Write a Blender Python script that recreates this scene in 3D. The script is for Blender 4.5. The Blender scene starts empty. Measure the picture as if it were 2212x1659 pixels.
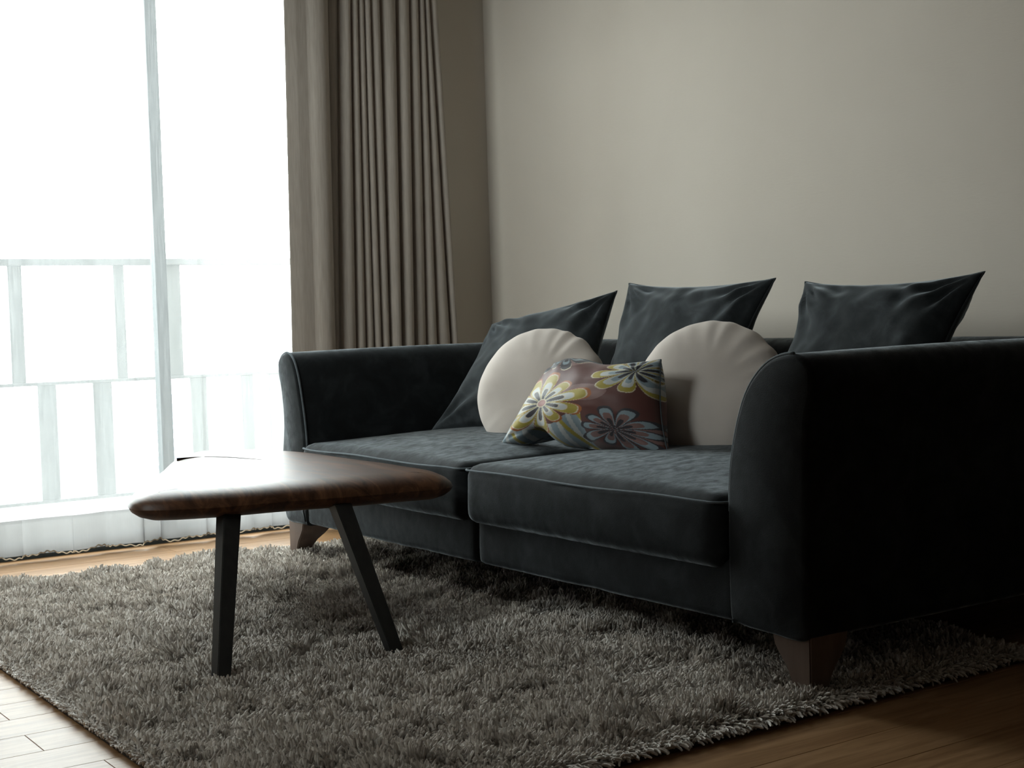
import bpy, bmesh, math, random
import numpy as np
from mathutils import Vector, Matrix, noise

random.seed(7)
RNG = np.random.default_rng(11)
SC = bpy.context.scene
COL = SC.collection

# ------------------------------------------------------------------ camera
cam_d = bpy.data.cameras.new('camera')
cam_d.sensor_width = 36.0
cam_d.lens = 36.0 * 3073.0 / 2212.0
cam_d.clip_start = 0.05
cam_d.clip_end = 2000
cam = bpy.data.objects.new('camera', cam_d)
COL.objects.link(cam)
# columns: right, up, back
cam.matrix_world = Matrix(((0.82441, 0.05136, -0.56365, 0.0),
                           (-0.56518, 0.02147, -0.82469, 0.0),
                           (-0.03026, 0.99845, 0.04673, 0.77),
                           (0, 0, 0, 1)))
SC.camera = cam

# ------------------------------------------------------------------ view and light
SC.view_settings.view_transform = 'Standard'
SC.view_settings.look = 'None'
SC.view_settings.gamma = 1.0
SC.view_settings.use_curve_mapping = False
SC.view_settings.exposure = 0.0

SKY = 15.8
world = bpy.data.worlds.new('overcast')
SC.world = world
world.use_nodes = True
nt = world.node_tree
nt.nodes.clear()
wo = nt.nodes.new('ShaderNodeOutputWorld')
bg = nt.nodes.new('ShaderNodeBackground')
tc = nt.nodes.new('ShaderNodeTexCoord')
sx = nt.nodes.new('ShaderNodeSeparateXYZ')
rp = nt.nodes.new('ShaderNodeValToRGB')
mr = nt.nodes.new('ShaderNodeMapRange')
mr.inputs['From Min'].default_value = -1
mr.inputs['From Max'].default_value = 1
nt.links.new(tc.outputs['Generated'], sx.inputs[0])
nt.links.new(sx.outputs['Z'], mr.inputs['Value'])
nt.links.new(mr.outputs[0], rp.inputs[0])
rp.color_ramp.elements[0].position = 0.472
rp.color_ramp.elements[0].color = (0.075, 0.078, 0.080, 1)
rp.color_ramp.elements[1].position = 0.50
rp.color_ramp.elements[1].color = (0.96, 0.99, 1.0, 1)
bg.inputs['Strength'].default_value = SKY
nt.links.new(rp.outputs[0], bg.inputs['Color'])
nt.links.new(bg.outputs[0], wo.inputs['Surface'])

# portal that only guides sampling of the sky through the glazed opening
WX0, WX1, WZ1 = 0.90, 2.50, 2.62        # window opening
WY = 4.90                                # room face of the window wall
pd = bpy.data.lights.new('window_portal', 'AREA')
pd.shape = 'RECTANGLE'
pd.size = WX1 - WX0
pd.size_y = WZ1
pd.cycles.is_portal = True
po = bpy.data.objects.new('window_portal', pd)
po.location = ((WX0 + WX1) / 2, WY + 0.20, WZ1 / 2)
po.rotation_euler = (-math.pi / 2, 0, 0)
COL.objects.link(po)

# second portal, for the unseen side window added to light the room
SY0, SY1, SZ0, SZ1 = 2.60, 4.30, 1.50, 2.64
pd2 = bpy.data.lights.new('added_window_portal', 'AREA')
pd2.shape = 'RECTANGLE'
pd2.size = SZ1 - SZ0
pd2.size_y = SY1 - SY0
pd2.cycles.is_portal = True
po2 = bpy.data.objects.new('added_window_portal', pd2)
po2.location = (-0.7 - 0.20, (SY0 + SY1) / 2, (SZ0 + SZ1) / 2)
po2.rotation_euler = (0, -math.pi / 2, 0)
COL.objects.link(po2)

# ------------------------------------------------------------------ helpers
def tag(o, label=None, cat=None, group=None, kind=None):
    if label: o['label'] = label
    if cat: o['category'] = cat
    if group: o['group'] = group
    if kind: o['kind'] = kind
    return o

def link(name, me, mat=None, parent=None, smooth=False, angle=None):
    o = bpy.data.objects.new(name, me)
    COL.objects.link(o)
    if mat is not None and hasattr(me, 'materials'):
        me.materials.append(mat)
    if parent is not None:
        o.parent = parent
        o.matrix_parent_inverse = Matrix.Translation(-parent.location)
    if smooth:
        me.polygons.foreach_set('use_smooth', [True] * len(me.polygons))
        if angle is not None:
            me.set_sharp_from_angle(angle=math.radians(angle))
    return o

def empty(name, loc, label, cat, group=None):
    o = bpy.data.objects.new(name, None)
    o.location = loc
    o.empty_display_size = 0.1
    COL.objects.link(o)
    return tag(o, label, cat, group)

def mesh_from(name, verts, faces):
    me = bpy.data.meshes.new(name)
    me.from_pydata([tuple(v) for v in verts], [], faces)
    me.update()
    return me

def box_mesh(name, lo, hi, bevel=0.0, seg=2):
    bm = bmesh.new()
    bmesh.ops.create_cube(bm, size=1)
    for v in bm.verts:
        v.co = Vector([(lo[i] + hi[i]) / 2 + v.co[i] * (hi[i] - lo[i]) for i in range(3)])
    if bevel > 0:
        bmesh.ops.bevel(bm, geom=bm.edges[:], offset=bevel, segments=seg, affect='EDGES', profile=0.5)
    me = bpy.data.meshes.new(name)
    bm.to_mesh(me)
    bm.free()
    return me

def grid_faces(nu, nv, closed_u=False, off=0):
    f = []
    for j in range(nv - 1):
        for i in range(nu if closed_u else nu - 1):
            a = off + j * nu + i
            b = off + j * nu + (i + 1) % nu
            f.append((a, b, b + nu, a + nu))
    return f

def tube_mesh(name, pts, r, sides=8, closed=False):
    pts = [Vector(p) for p in pts]
    n = len(pts)
    vs, prev = [], None
    for i, p in enumerate(pts):
        a = pts[(i - 1) % n] if (closed or i > 0) else p
        b = pts[(i + 1) % n] if (closed or i < n - 1) else p
        t = (b - a).normalized()
        if prev is None:
            u = t.orthogonal().normalized()
        else:
            u = (prev - t * prev.dot(t)).normalized()
        prev = u
        w = t.cross(u)
        for k in range(sides):
            an = 2 * math.pi * k / sides
            vs.append(p + (u * math.cos(an) + w * math.sin(an)) * r)
    fs = grid_faces(sides, n, True)
    if closed:
        o = (n - 1) * sides
        for k in range(sides):
            fs.append((o + k, o + (k + 1) % sides, (k + 1) % sides, k))
    else:
        fs.append(tuple(range(sides))[::-1])
        fs.append(tuple((n - 1) * sides + k for k in range(sides)))
    return mesh_from(name, vs, fs)

def catmull(pts, per=8, closed=False):
    pts = [Vector(p) for p in pts]
    n = len(pts)
    out = []
    rng = range(n if closed else n - 1)
    for i in rng:
        if closed:
            p0, p1, p2, p3 = pts[(i - 1) % n], pts[i], pts[(i + 1) % n], pts[(i + 2) % n]
        else:
            p0, p1, p2, p3 = pts[max(i - 1, 0)], pts[i], pts[i + 1], pts[min(i + 2, n - 1)]
        for k in range(per):
            t = k / per
            out.append(0.5 * ((2 * p1) + (p2 - p0) * t + (2 * p0 - 5 * p1 + 4 * p2 - p3) * t * t + (3 * p1 - p0 - 3 * p2 + p3) * t ** 3))
    if not closed:
        out.append(pts[-1])
    return out

def sstep(a, b, x):
    t = min(1, max(0, (x - a) / (b - a)))
    return t * t * (3 - 2 * t)

# ------------------------------------------------------------------ materials
def mat_new(name):
    m = bpy.data.materials.new(name)
    m.use_nodes = True
    n = m.node_tree
    n.nodes.clear()
    out = n.nodes.new('ShaderNodeOutputMaterial')
    return m, n, out

def ramp(n, stops):
    r = n.nodes.new('ShaderNodeValToRGB')
    e = r.color_ramp.elements
    e[0].position, e[0].color = stops[0][0], (*stops[0][1], 1)
    e[1].position, e[1].color = stops[-1][0], (*stops[-1][1], 1)
    for p, c in stops[1:-1]:
        x = e.new(p)
        x.color = (*c, 1)
    return r

def tex_coord(n, scale=(1, 1, 1), obj=True, rot=(0, 0, 0)):
    t = n.nodes.new('ShaderNodeTexCoord')
    m = n.nodes.new('ShaderNodeMapping')
    m.inputs['Scale'].default_value = scale
    m.inputs['Rotation'].default_value = rot
    n.links.new(t.outputs['Object' if obj else 'Generated'], m.inputs[0])
    return m.outputs[0]

def noise_tex(n, vec, scale, detail=3, rough=0.5, dist=0.0):
    t = n.nodes.new('ShaderNodeTexNoise')
    t.inputs['Scale'].default_value = scale
    t.inputs['Detail'].default_value = detail
    t.inputs['Roughness'].default_value = rough
    t.inputs['Distortion'].default_value = dist
    n.links.new(vec, t.inputs['Vector'])
    return t.outputs['Fac']

def bump(n, h, strength, dist):
    b = n.nodes.new('ShaderNodeBump')
    b.inputs['Strength'].default_value = strength
    b.inputs['Distance'].default_value = dist
    n.links.new(h, b.inputs['Height'])
    return b.outputs[0]

def surf(name, stops, scale=(1, 1, 1), nscale=5, rough=0.6, detail=4, dist=0.0, bscale=None, bstr=0.3, bdist=0.002,
         sheen=0, sheen_tint=(1, 1, 1), sheen_rough=0.4, spec=0.5, coat=0, coat_rough=0.1, metallic=0, bvec=(1, 1, 1)):
    m, n, out = mat_new(name)
    p = n.nodes.new('ShaderNodeBsdfPrincipled')
    v = tex_coord(n, scale)
    f = noise_tex(n, v, nscale, detail, 0.55, dist)
    r = ramp(n, stops)
    n.links.new(f, r.inputs[0])
    n.links.new(r.outputs[0], p.inputs['Base Color'])
    p.inputs['Roughness'].default_value = rough
    p.inputs['Metallic'].default_value = metallic
    p.inputs['Specular IOR Level'].default_value = spec
    p.inputs['Sheen Weight'].default_value = sheen
    p.inputs['Sheen Tint'].default_value = (*sheen_tint, 1)
    p.inputs['Sheen Roughness'].default_value = sheen_rough
    p.inputs['Coat Weight'].default_value = coat
    p.inputs['Coat Roughness'].default_value = coat_rough
    if bscale:
        b = bump(n, noise_tex(n, tex_coord(n, bvec), bscale, 3), bstr, bdist)
        n.links.new(b, p.inputs['Normal'])
    n.links.new(p.outputs[0], out.inputs['Surface'])
    return m

M = {}
M['wall'] = surf('wall_paper', [(0.3, (0.58, 0.525, 0.455)), (0.7, (0.61, 0.555, 0.485))], nscale=2, rough=0.85, spec=0.2,
                 bscale=160, bstr=0.25, bdist=0.001, bvec=(1, 0.25, 1.6))
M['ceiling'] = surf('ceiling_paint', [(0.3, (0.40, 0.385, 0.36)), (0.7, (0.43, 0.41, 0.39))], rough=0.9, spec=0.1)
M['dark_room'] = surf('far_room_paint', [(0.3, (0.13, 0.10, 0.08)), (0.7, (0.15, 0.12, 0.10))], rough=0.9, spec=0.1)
M['velvet'] = surf('charcoal_velvet', [(0.35, (0.007, 0.008, 0.0085)), (0.5, (0.010, 0.0115, 0.0125)), (0.65, (0.017, 0.0195, 0.021))],
                   nscale=11, detail=6, dist=0.6, rough=0.8, spec=0.12, bscale=420, bstr=0.35, bdist=0.0012,
                   sheen=0.85, sheen_tint=(0.80, 0.89, 0.95), sheen_rough=0.28)
M['velvet_lit'] = surf('velvet_lit', [(0.35, (0.017, 0.020, 0.0215)), (0.5, (0.025, 0.029, 0.031)), (0.65, (0.040, 0.046, 0.050))],
                           nscale=14, detail=6, dist=0.5, rough=0.8, spec=0.12, bscale=420, bstr=0.35, bdist=0.0012,
                           sheen=0.85, sheen_tint=(0.80, 0.89, 0.95), sheen_rough=0.32)  # sofa velvet in a lighter colour, standing in for light on the cushions
# the nap is brushed in patches: sheen varies from place to place
_n = M['velvet'].node_tree
_p = next(x for x in _n.nodes if x.type == 'BSDF_PRINCIPLED')
_f = noise_tex(_n, tex_coord(_n, (1, 1.5, 1)), 26, 5, 0.65, 0.4)
_m = _n.nodes.new('ShaderNodeMapRange')
_m.inputs['From Min'].default_value = 0.36
_m.inputs['From Max'].default_value = 0.66
_m.inputs['To Min'].default_value = 0.35
_m.inputs['To Max'].default_value = 1.0
_n.links.new(_f, _m.inputs['Value'])
_n.links.new(_m.outputs[0], _p.inputs['Sheen Weight'])
M['piping'] = surf('charcoal_piping', [(0.3, (0.07, 0.082, 0.09)), (0.7, (0.10, 0.115, 0.125))], nscale=60, rough=0.8, spec=0.2,
                   sheen=0.3, sheen_tint=(0.7, 0.85, 0.95))
M['round'] = surf('taupe_velour', [(0.3, (0.62, 0.555, 0.505)), (0.7, (0.69, 0.625, 0.575))], nscale=6, rough=0.9, spec=0.1,
                  bscale=300, bstr=0.2, bdist=0.001, sheen=0.25, sheen_tint=(1, 0.95, 0.92))
M['drape'] = None
M['leg_wood'] = surf('dark_wood_leg', [(0.3, (0.10, 0.066, 0.050)), (0.7, (0.14, 0.096, 0.075))], scale=(6, 6, 0.8), nscale=6, rough=0.45,
                     spec=0.4)
M['black_leg'] = surf('black_stained_wood', [(0.3, (0.010, 0.010, 0.010)), (0.7, (0.02, 0.019, 0.018))], scale=(8, 8, 1), nscale=8,
                      rough=0.42, spec=0.45)
M['split'] = surf('raw_dark_wood', [(0.3, (0.008, 0.005, 0.004)), (0.7, (0.016, 0.010, 0.007))], rough=1.0, spec=0.0)
M['frame'] = surf('dark_aluminium', [(0.3, (0.055, 0.075, 0.085)), (0.7, (0.07, 0.09, 0.10))], rough=0.5, spec=0.3)
M['rail'] = surf('grey_painted_steel', [(0.3, (0.10, 0.11, 0.115)), (0.7, (0.13, 0.14, 0.145))], rough=0.5)
M['slab'] = surf('balcony_concrete', [(0.3, (0.36, 0.35, 0.33)), (0.7, (0.46, 0.45, 0.43))], rough=0.8, nscale=12)
M['subfloor'] = surf('floor_joint', [(0.3, (0.03, 0.022, 0.016)), (0.7, (0.05, 0.035, 0.025))], rough=0.9)
M['backing'] = surf('rug_backing', [(0.3, (0.05, 0.045, 0.04)), (0.7, (0.07, 0.06, 0.055))], rough=0.95, spec=0.05)
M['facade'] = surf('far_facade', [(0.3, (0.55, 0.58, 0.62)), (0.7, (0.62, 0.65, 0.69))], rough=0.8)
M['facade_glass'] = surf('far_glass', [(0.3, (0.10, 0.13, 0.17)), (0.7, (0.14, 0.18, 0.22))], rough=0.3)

def plank_mat():
    m, n, out = mat_new('oak_plank')
    p = n.nodes.new('ShaderNodeBsdfPrincipled')
    oi = n.nodes.new('ShaderNodeObjectInfo')
    v = tex_coord(n, (1.2, 14, 14))
    add = n.nodes.new('ShaderNodeVectorMath')
    add.operation = 'ADD'
    mul = n.nodes.new('ShaderNodeVectorMath')
    mul.operation = 'MULTIPLY'
    cmb = n.nodes.new('ShaderNodeCombineXYZ')
    for k in range(3):
        n.links.new(oi.outputs['Random'], cmb.inputs[k])
    n.links.new(cmb.outputs[0], mul.inputs[0])
    mul.inputs[1].default_value = (37, 53, 11)
    n.links.new(v, add.inputs[0])
    n.links.new(mul.outputs[0], add.inputs[1])
    f = noise_tex(n, add.outputs[0], 3.2, 6, 0.6, 0.8)
    r = ramp(n, [(0.3, (0.21, 0.110, 0.048)), (0.5, (0.30, 0.17, 0.080)), (0.7, (0.38, 0.225, 0.115))])
    n.links.new(f, r.inputs[0])
    n.links.new(r.outputs[0], p.inputs['Base Color'])
    p.inputs['Roughness'].default_value = 0.44
    p.inputs['Specular IOR Level'].default_value = 0.20
    n.links.new(bump(n, f, 0.08, 0.001), p.inputs['Normal'])
    n.links.new(p.outputs[0], out.inputs['Surface'])
    return m
M['plank'] = plank_mat()

def walnut_mat():
    m, n, out = mat_new('polished_walnut')
    p = n.nodes.new('ShaderNodeBsdfPrincipled')
    v = tex_coord(n, (9, 1.1, 9), rot=(0, 0, math.radians(-16)))
    f = noise_tex(n, v, 2.4, 7, 0.62, 1.4)
    r = ramp(n, [(0.28, (0.022, 0.010, 0.006)), (0.5, (0.072, 0.032, 0.016)), (0.72, (0.15, 0.068, 0.032))])
    n.links.new(f, r.inputs[0])
    n.links.new(r.outputs[0], p.inputs['Base Color'])
    rr = n.nodes.new('ShaderNodeMapRange')
    rr.inputs['To Min'].default_value = 0.36
    rr.inputs['To Max'].default_value = 0.50
    p.inputs['IOR'].default_value = 1.33
    p.inputs['Specular IOR Level'].default_value = 0.35
    n.links.new(f, rr.inputs['Value'])
    n.links.new(rr.outputs[0], p.inputs['Roughness'])
    n.links.new(bump(n, f, 0.25, 0.0015), p.inputs['Normal'])
    n.links.new(p.outputs[0], out.inputs['Surface'])
    return m
M['walnut'] = walnut_mat()

def sheer_mat(name, opacity, col, streak=0.12):
    m, n, out = mat_new(name)
    tr = n.nodes.new('ShaderNodeBsdfTransparent')
    tl = n.nodes.new('ShaderNodeBsdfTranslucent')
    df = n.nodes.new('ShaderNodeBsdfDiffuse')
    for s in (tl, df):
        s.inputs['Color'].default_value = (*col, 1)
    a = n.nodes.new('ShaderNodeMixShader')
    a.inputs[0].default_value = 0.35
    n.links.new(tl.outputs[0], a.inputs[1])
    n.links.new(df.outputs[0], a.inputs[2])
    b = n.nodes.new('ShaderNodeMixShader')
    # woven slubs: thin vertical threads vary the density of the voile
    f = noise_tex(n, tex_coord(n, (260, 260, 9)), 1.0, 2)
    mr = n.nodes.new('ShaderNodeMapRange')
    mr.inputs['From Min'].default_value = 0.35
    mr.inputs['From Max'].default_value = 0.65
    mr.inputs['To Min'].default_value = opacity - streak
    mr.inputs['To Max'].default_value = opacity + streak
    n.links.new(f, mr.inputs['Value'])
    n.links.new(mr.outputs[0], b.inputs[0])
    n.links.new(tr.outputs[0], b.inputs[1])
    n.links.new(a.outputs[0], b.inputs[2])
    n.links.new(b.outputs[0], out.inputs['Surface'])
    return m
M['sheer'] = sheer_mat('white_voile', 0.215, (0.78, 0.79, 0.79), 0.03)
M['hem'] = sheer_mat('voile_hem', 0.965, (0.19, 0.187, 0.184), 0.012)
M['lace'] = sheer_mat('hem_edge', 0.8, (0.55, 0.47, 0.37), 0.05)

def drape_mat():
    m, n, out = mat_new('taupe_blackout')
    p = n.nodes.new('ShaderNodeBsdfPrincipled')
    f = noise_tex(n, tex_coord(n, (60, 60, 4)), 3, 4)
    r = ramp(n, [(0.3, (0.31, 0.27, 0.232)), (0.7, (0.38, 0.333, 0.29))])
    n.links.new(f, r.inputs[0])
    n.links.new(r.outputs[0], p.inputs['Base Color'])
    p.inputs['Roughness'].default_value = 0.8
    p.inputs['Specular IOR Level'].default_value = 0.2
    p.inputs['Sheen Weight'].default_value = 0.15
    n.links.new(bump(n, noise_tex(n, tex_coord(n), 500, 2), 0.15, 0.001), p.inputs['Normal'])
    n.links.new(p.outputs[0], out.inputs['Surface'])
    return m
M['drape'] = drape_mat()

def glass_mat():
    m, n, out = mat_new('window_glass')
    tr = n.nodes.new('ShaderNodeBsdfTransparent')
    tr.inputs['Color'].default_value = (0.95, 0.98, 0.97, 1)
    gl = n.nodes.new('ShaderNodeBsdfGlossy')
    gl.inputs['Roughness'].default_value = 0.02
    lw = n.nodes.new('ShaderNodeLayerWeight')
    lw.inputs['Blend'].default_value = 0.5
    pw = n.nodes.new('ShaderNodeMath'); pw.operation = 'POWER'; pw.inputs[1].default_value = 5
    fr = n.nodes.new('ShaderNodeMath'); fr.operation = 'MULTIPLY_ADD'; fr.inputs[1].default_value = 0.6; fr.inputs[2].default_value = 0.03
    n.links.new(lw.outputs['Facing'], pw.inputs[0])
    n.links.new(pw.outputs[0], fr.inputs[0])
    mx = n.nodes.new('ShaderNodeMixShader')
    n.links.new(fr.outputs[0], mx.inputs[0])
    n.links.new(tr.outputs[0], mx.inputs[1])
    n.links.new(gl.outputs[0], mx.inputs[2])
    n.links.new(mx.outputs[0], out.inputs['Surface'])
    return m
M['glass'] = glass_mat()

def pile_mat():
    m, n, out = mat_new('shag_yarn')
    p = n.nodes.new('ShaderNodeBsdfPrincipled')
    hi = n.nodes.new('ShaderNodeHairInfo')
    r = ramp(n, [(0.0, (0.33, 0.29, 0.25)), (0.4, (0.55, 0.50, 0.45)), (0.8, (0.72, 0.67, 0.62)), (1.0, (0.90, 0.87, 0.82))])
    n.links.new(hi.outputs['Random'], r.inputs[0])
    n.links.new(r.outputs[0], p.inputs['Base Color'])
    p.inputs['Roughness'].default_value = 0.65
    p.inputs['Specular IOR Level'].default_value = 0.3
    p.inputs['Sheen Weight'].default_value = 0.2
    n.links.new(p.outputs[0], out.inputs['Surface'])
    return m
M['pile'] = pile_mat()

def printed_mat():
    m, n, out = mat_new('printed_satin')
    p = n.nodes.new('ShaderNodeBsdfPrincipled')
    a = n.nodes.new('ShaderNodeVertexColor')
    a.layer_name = 'print'
    n.links.new(a.outputs['Color'], p.inputs['Base Color'])
    p.inputs['Roughness'].default_value = 0.48
    p.inputs['Specular IOR Level'].default_value = 0.25
    p.inputs['Sheen Weight'].default_value = 0.15
    n.links.new(bump(n, noise_tex(n, tex_coord(n), 500, 2), 0.1, 0.0008), p.inputs['Normal'])
    n.links.new(p.outputs[0], out.inputs['Surface'])
    return m
M['print'] = printed_mat()

# ------------------------------------------------------------------ room shell
RX0, RX1, RY0, RZ1 = -0.7, 3.26, -3.6, 2.70
T = 0.16
def structure(name, lo, hi, mat, bevel=0):
    return tag(link(name, box_mesh(name, lo, hi, bevel), mat), kind='structure')

structure('wall_right', (RX1, RY0, -0.02), (RX1 + T, WY + T, RZ1), M['wall'])
def wall_blocks(name, blocks, mt='wall'):
    bm = bmesh.new()
    for lo, hi in blocks:
        g = bmesh.ops.create_cube(bm, size=1)
        for v in g['verts']:
            v.co = Vector([(lo[i] + hi[i]) / 2 + v.co[i] * (hi[i] - lo[i]) for i in range(3)])
    me = bpy.data.meshes.new(name)
    bm.to_mesh(me); bm.free()
    return tag(link(name, me, M[mt]), kind='structure')
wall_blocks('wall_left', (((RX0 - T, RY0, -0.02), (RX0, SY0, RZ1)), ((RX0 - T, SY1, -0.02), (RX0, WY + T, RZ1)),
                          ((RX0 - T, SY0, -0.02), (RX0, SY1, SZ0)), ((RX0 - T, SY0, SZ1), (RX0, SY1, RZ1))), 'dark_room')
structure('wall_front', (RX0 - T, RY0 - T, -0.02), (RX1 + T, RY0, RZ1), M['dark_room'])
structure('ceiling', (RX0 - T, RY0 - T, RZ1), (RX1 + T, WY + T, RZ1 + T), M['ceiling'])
# window wall with an opening
bm = bmesh.new()
for lo, hi in (((RX0, WY, -0.02), (WX0, WY + T, RZ1)), ((WX1, WY, -0.02), (RX1, WY + T, RZ1)), ((WX0, WY, WZ1), (WX1, WY + T, RZ1))):
    g = bmesh.ops.create_cube(bm, size=1)
    for v in g['verts']:
        v.co = Vector([(lo[i] + hi[i]) / 2 + v.co[i] * (hi[i] - lo[i]) for i in range(3)])
me = bpy.data.meshes.new('wall_back')
bm.to_mesh(me); bm.free()
tag(link('wall_back', me, M['wall']), kind='structure')

floor = structure('floor', (RX0 - T, RY0 - T, -0.16), (RX1 + T, WY + T, -0.012), M['subfloor'])
PW = 0.1278
Y0 = 2.758                       # one known joint line between plank rows
gap = 0.0005
plank_cache = {}
def plank_mesh(L):
    key = round(L, 3)
    if key not in plank_cache:
        me = box_mesh('plank', (0, gap, -0.012), (L, PW - gap, 0.0), 0.0006, 1)
        me.materials.append(M['plank'])
        plank_cache[key] = me
    return plank_cache[key]
rest = []
k = math.floor((RY0 - Y0) / PW)
while Y0 + k * PW < WY - 0.03:
    y = Y0 + k * PW
    L = 1.22
    st = {-1: 0.731, 1: 0.737, 0: 0.12, -2: 0.25, -3: 0.80, 2: 0.30, 3: 0.10}.get(k, random.uniform(0, L))
    x = st - math.ceil((st - RX0) / L) * L
    while x < RX1:
        a, b = max(x, RX0), min(x + L, RX1)
        near = (y > 1.45 and b > 0.2 and y + PW < WY - 0.01)
        if b - a > 0.01:
            if near:
                o = bpy.data.objects.new('plank', plank_mesh(b - a - 2 * gap))
                COL.objects.link(o)
                o.location = (a + gap, y, 0)
                o.parent = floor
            else:
                rest.append(((a + gap, y + gap, -0.012), (b - gap, min(y + PW, WY) - gap, 0)))
        x += L
    k += 1
bm = bmesh.new()
for lo, hi in rest:
    g = bmesh.ops.create_cube(bm, size=1)
    for v in g['verts']:
        v.co = Vector([(lo[i] + hi[i]) / 2 + v.co[i] * (hi[i] - lo[i]) for i in range(3)])
me = bpy.data.meshes.new('outer_planks'); bm.to_mesh(me); bm.free()
o = link('outer_planks', me, M['plank'], floor); tag(o, kind='stuff')

# ------------------------------------------------------------------ window
wf = bpy.data.objects.new('window_1', None); wf.location = (1.0, WY + 0.08, 0); COL.objects.link(wf); tag(wf, kind='structure')
GY = WY + 0.05
def wpart(name, lo, hi, mat=M['frame'], bev=0.003):
    return link(name, box_mesh(name, lo, hi, bev), mat, wf)
wpart('bottom_track', (WX0, WY + 0.0, -0.012), (WX1, WY + 0.13, 0.045))
wpart('top_track', (WX0, WY + 0.0, WZ1 - 0.06), (WX1, WY + 0.13, WZ1))
wpart('jamb', (WX0, WY + 0.0, 0.045), (WX0 + 0.05, WY + 0.13, WZ1 - 0.06))
wpart('jamb', (WX1 - 0.05, WY + 0.0, 0.045), (WX1, WY + 0.13, WZ1 - 0.06))
wpart('mullion', (1.835, WY + 0.02, 0.045), (1.878, WY + 0.07, WZ1 - 0.06))
for a, b in ((WX0 + 0.05, 1.835), (1.878, WX1 - 0.05)):
    wpart('pane', (a, WY + 0.04, 0.045), (b, WY + 0.046, WZ1 - 0.06), M['glass'], 0)

w2 = bpy.data.objects.new('added_side_window', None); w2.location = (RX0 - 0.08, (SY0 + SY1) / 2, SZ0); COL.objects.link(w2); tag(w2, kind='structure')  # unseen window, added to brighten the right wall and the drape
for nm_, lo, hi, mt in (('sill', (RX0 - 0.14, SY0, SZ0), (RX0 - 0.02, SY1, SZ0 + 0.04), 'frame'), ('head', (RX0 - 0.14, SY0, SZ1 - 0.04), (RX0 - 0.02, SY1, SZ1), 'frame'),
                        ('jamb', (RX0 - 0.14, SY0, SZ0 + 0.04), (RX0 - 0.02, SY0 + 0.04, SZ1 - 0.04), 'frame'),
                        ('jamb', (RX0 - 0.14, SY1 - 0.04, SZ0 + 0.04), (RX0 - 0.02, SY1, SZ1 - 0.04), 'frame'),
                        ('pane', (RX0 - 0.09, SY0 + 0.04, SZ0 + 0.04), (RX0 - 0.084, SY1 - 0.04, SZ1 - 0.04), 'glass')):
    link(nm_, box_mesh(nm_, lo, hi), M[mt], w2)

# ------------------------------------------------------------------ balcony outside
structure('balcony_floor', (0.84, WY + T, -0.22), (4.6, 6.0, -0.02), M['slab'], 0.005)
structure('light_blocker_1', (0.84, WY + T, -0.02), (0.94, 5.90, 2.86), M['ceiling'])  # unseen partition, added to keep sky light off the deeper right wall
structure('light_blocker_2', (RX0 - T - 6.0, SY1 + 0.02, -1.0), (RX0 - T, SY1 + 0.2, 6.0), M['dark_room'])  # unseen outside wall, added to block side light towards the near end
rl = empty('balcony_railing', (1.8, 5.8, -0.02), 'grey balcony railing with staggered upright slats beyond the sheer curtain', 'railing')
RLX0, RLX1 = 0.94, 4.4
for z0, z1, w in ((1.035, 1.062, 0.03), (0.553, 0.567, 0.012), (0.075, 0.089, 0.012)):
    link('rail', box_mesh('rail', (RLX0, 5.8 - w, z0), (RLX1, 5.8 + w, z1), 0.003), M['rail'], rl)
for x in (0.965, 3.2, 4.3):
    link('post', box_mesh('post', (x - 0.02, 5.78, -0.03), (x + 0.02, 5.82, 1.04), 0.003), M['rail'], rl)
up = [(1.553, 1.607), (1.98, 2.024), (2.193, 2.268)]
lo_ = [(1.65, 1.724), (1.875, 1.953), (2.295, 2.368), (2.529, 2.583)]
x = 1.40
while x > 1.05:
    w = random.uniform(0.04, 0.075)
    (up if random.random() < 0.5 else lo_).append((x - w, x)); x -= random.uniform(0.16, 0.30)
x = 2.66
while x < 4.2:
    w = random.uniform(0.04, 0.075)
    (up if random.random() < 0.5 else lo_).append((x, x + w)); x += random.uniform(0.16, 0.30)
for a, b in up:
    link('slat', box_mesh('slat', (a, 5.792, 0.567), (b, 5.808, 1.035), 0.001, 1), M['rail'], rl)
for a, b in lo_:
    link('slat', box_mesh('slat', (a, 5.792, 0.089), (b, 5.808, 0.553), 0.001, 1), M['rail'], rl)

# a pale tower block far below and beyond the balcony
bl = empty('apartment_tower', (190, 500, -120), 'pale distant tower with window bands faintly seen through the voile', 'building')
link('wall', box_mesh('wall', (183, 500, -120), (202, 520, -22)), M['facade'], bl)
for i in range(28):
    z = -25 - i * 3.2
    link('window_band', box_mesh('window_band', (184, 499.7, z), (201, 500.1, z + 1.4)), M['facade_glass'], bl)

# ------------------------------------------------------------------ sheer curtain
sh = empty('sheer_curtain', (0.9, 4.81, 0.0), 'white sheer voile curtain hanging to the floor across the balcony window', 'curtain')
def sheer_curve():
    # arc parameter -> plan position; folds where the cloth doubles back on itself
    folds = [(-2.1, .03, .05), (-1.9, .02, .04), (-1.7, .035, .06), (-1.45, .02, .05), (-1.25, .03, .05), (-1.05, .03, .05), (-0.85, .02, .05), (-0.62, .035, .06), (-0.4, .02, .04), (-0.18, .03, .05), (0.05, .035, .06), (0.3, .02, .04), (0.52, .03, .05),
             (0.75, .03, .05), (0.98, .02, .04), (1.16, .03, .05), (1.31, .016, .03), (1.475, .020, .035), (1.60, .014, .04), (1.715, .036, .05),
             (1.80, .03, .04), (1.955, .016, .035), (2.07, .012, .03), (2.13, .02, .035), (2.22, .012, .025), (2.29, .014, .02)]
    return folds
FOLDS = sheer_curve()
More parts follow.
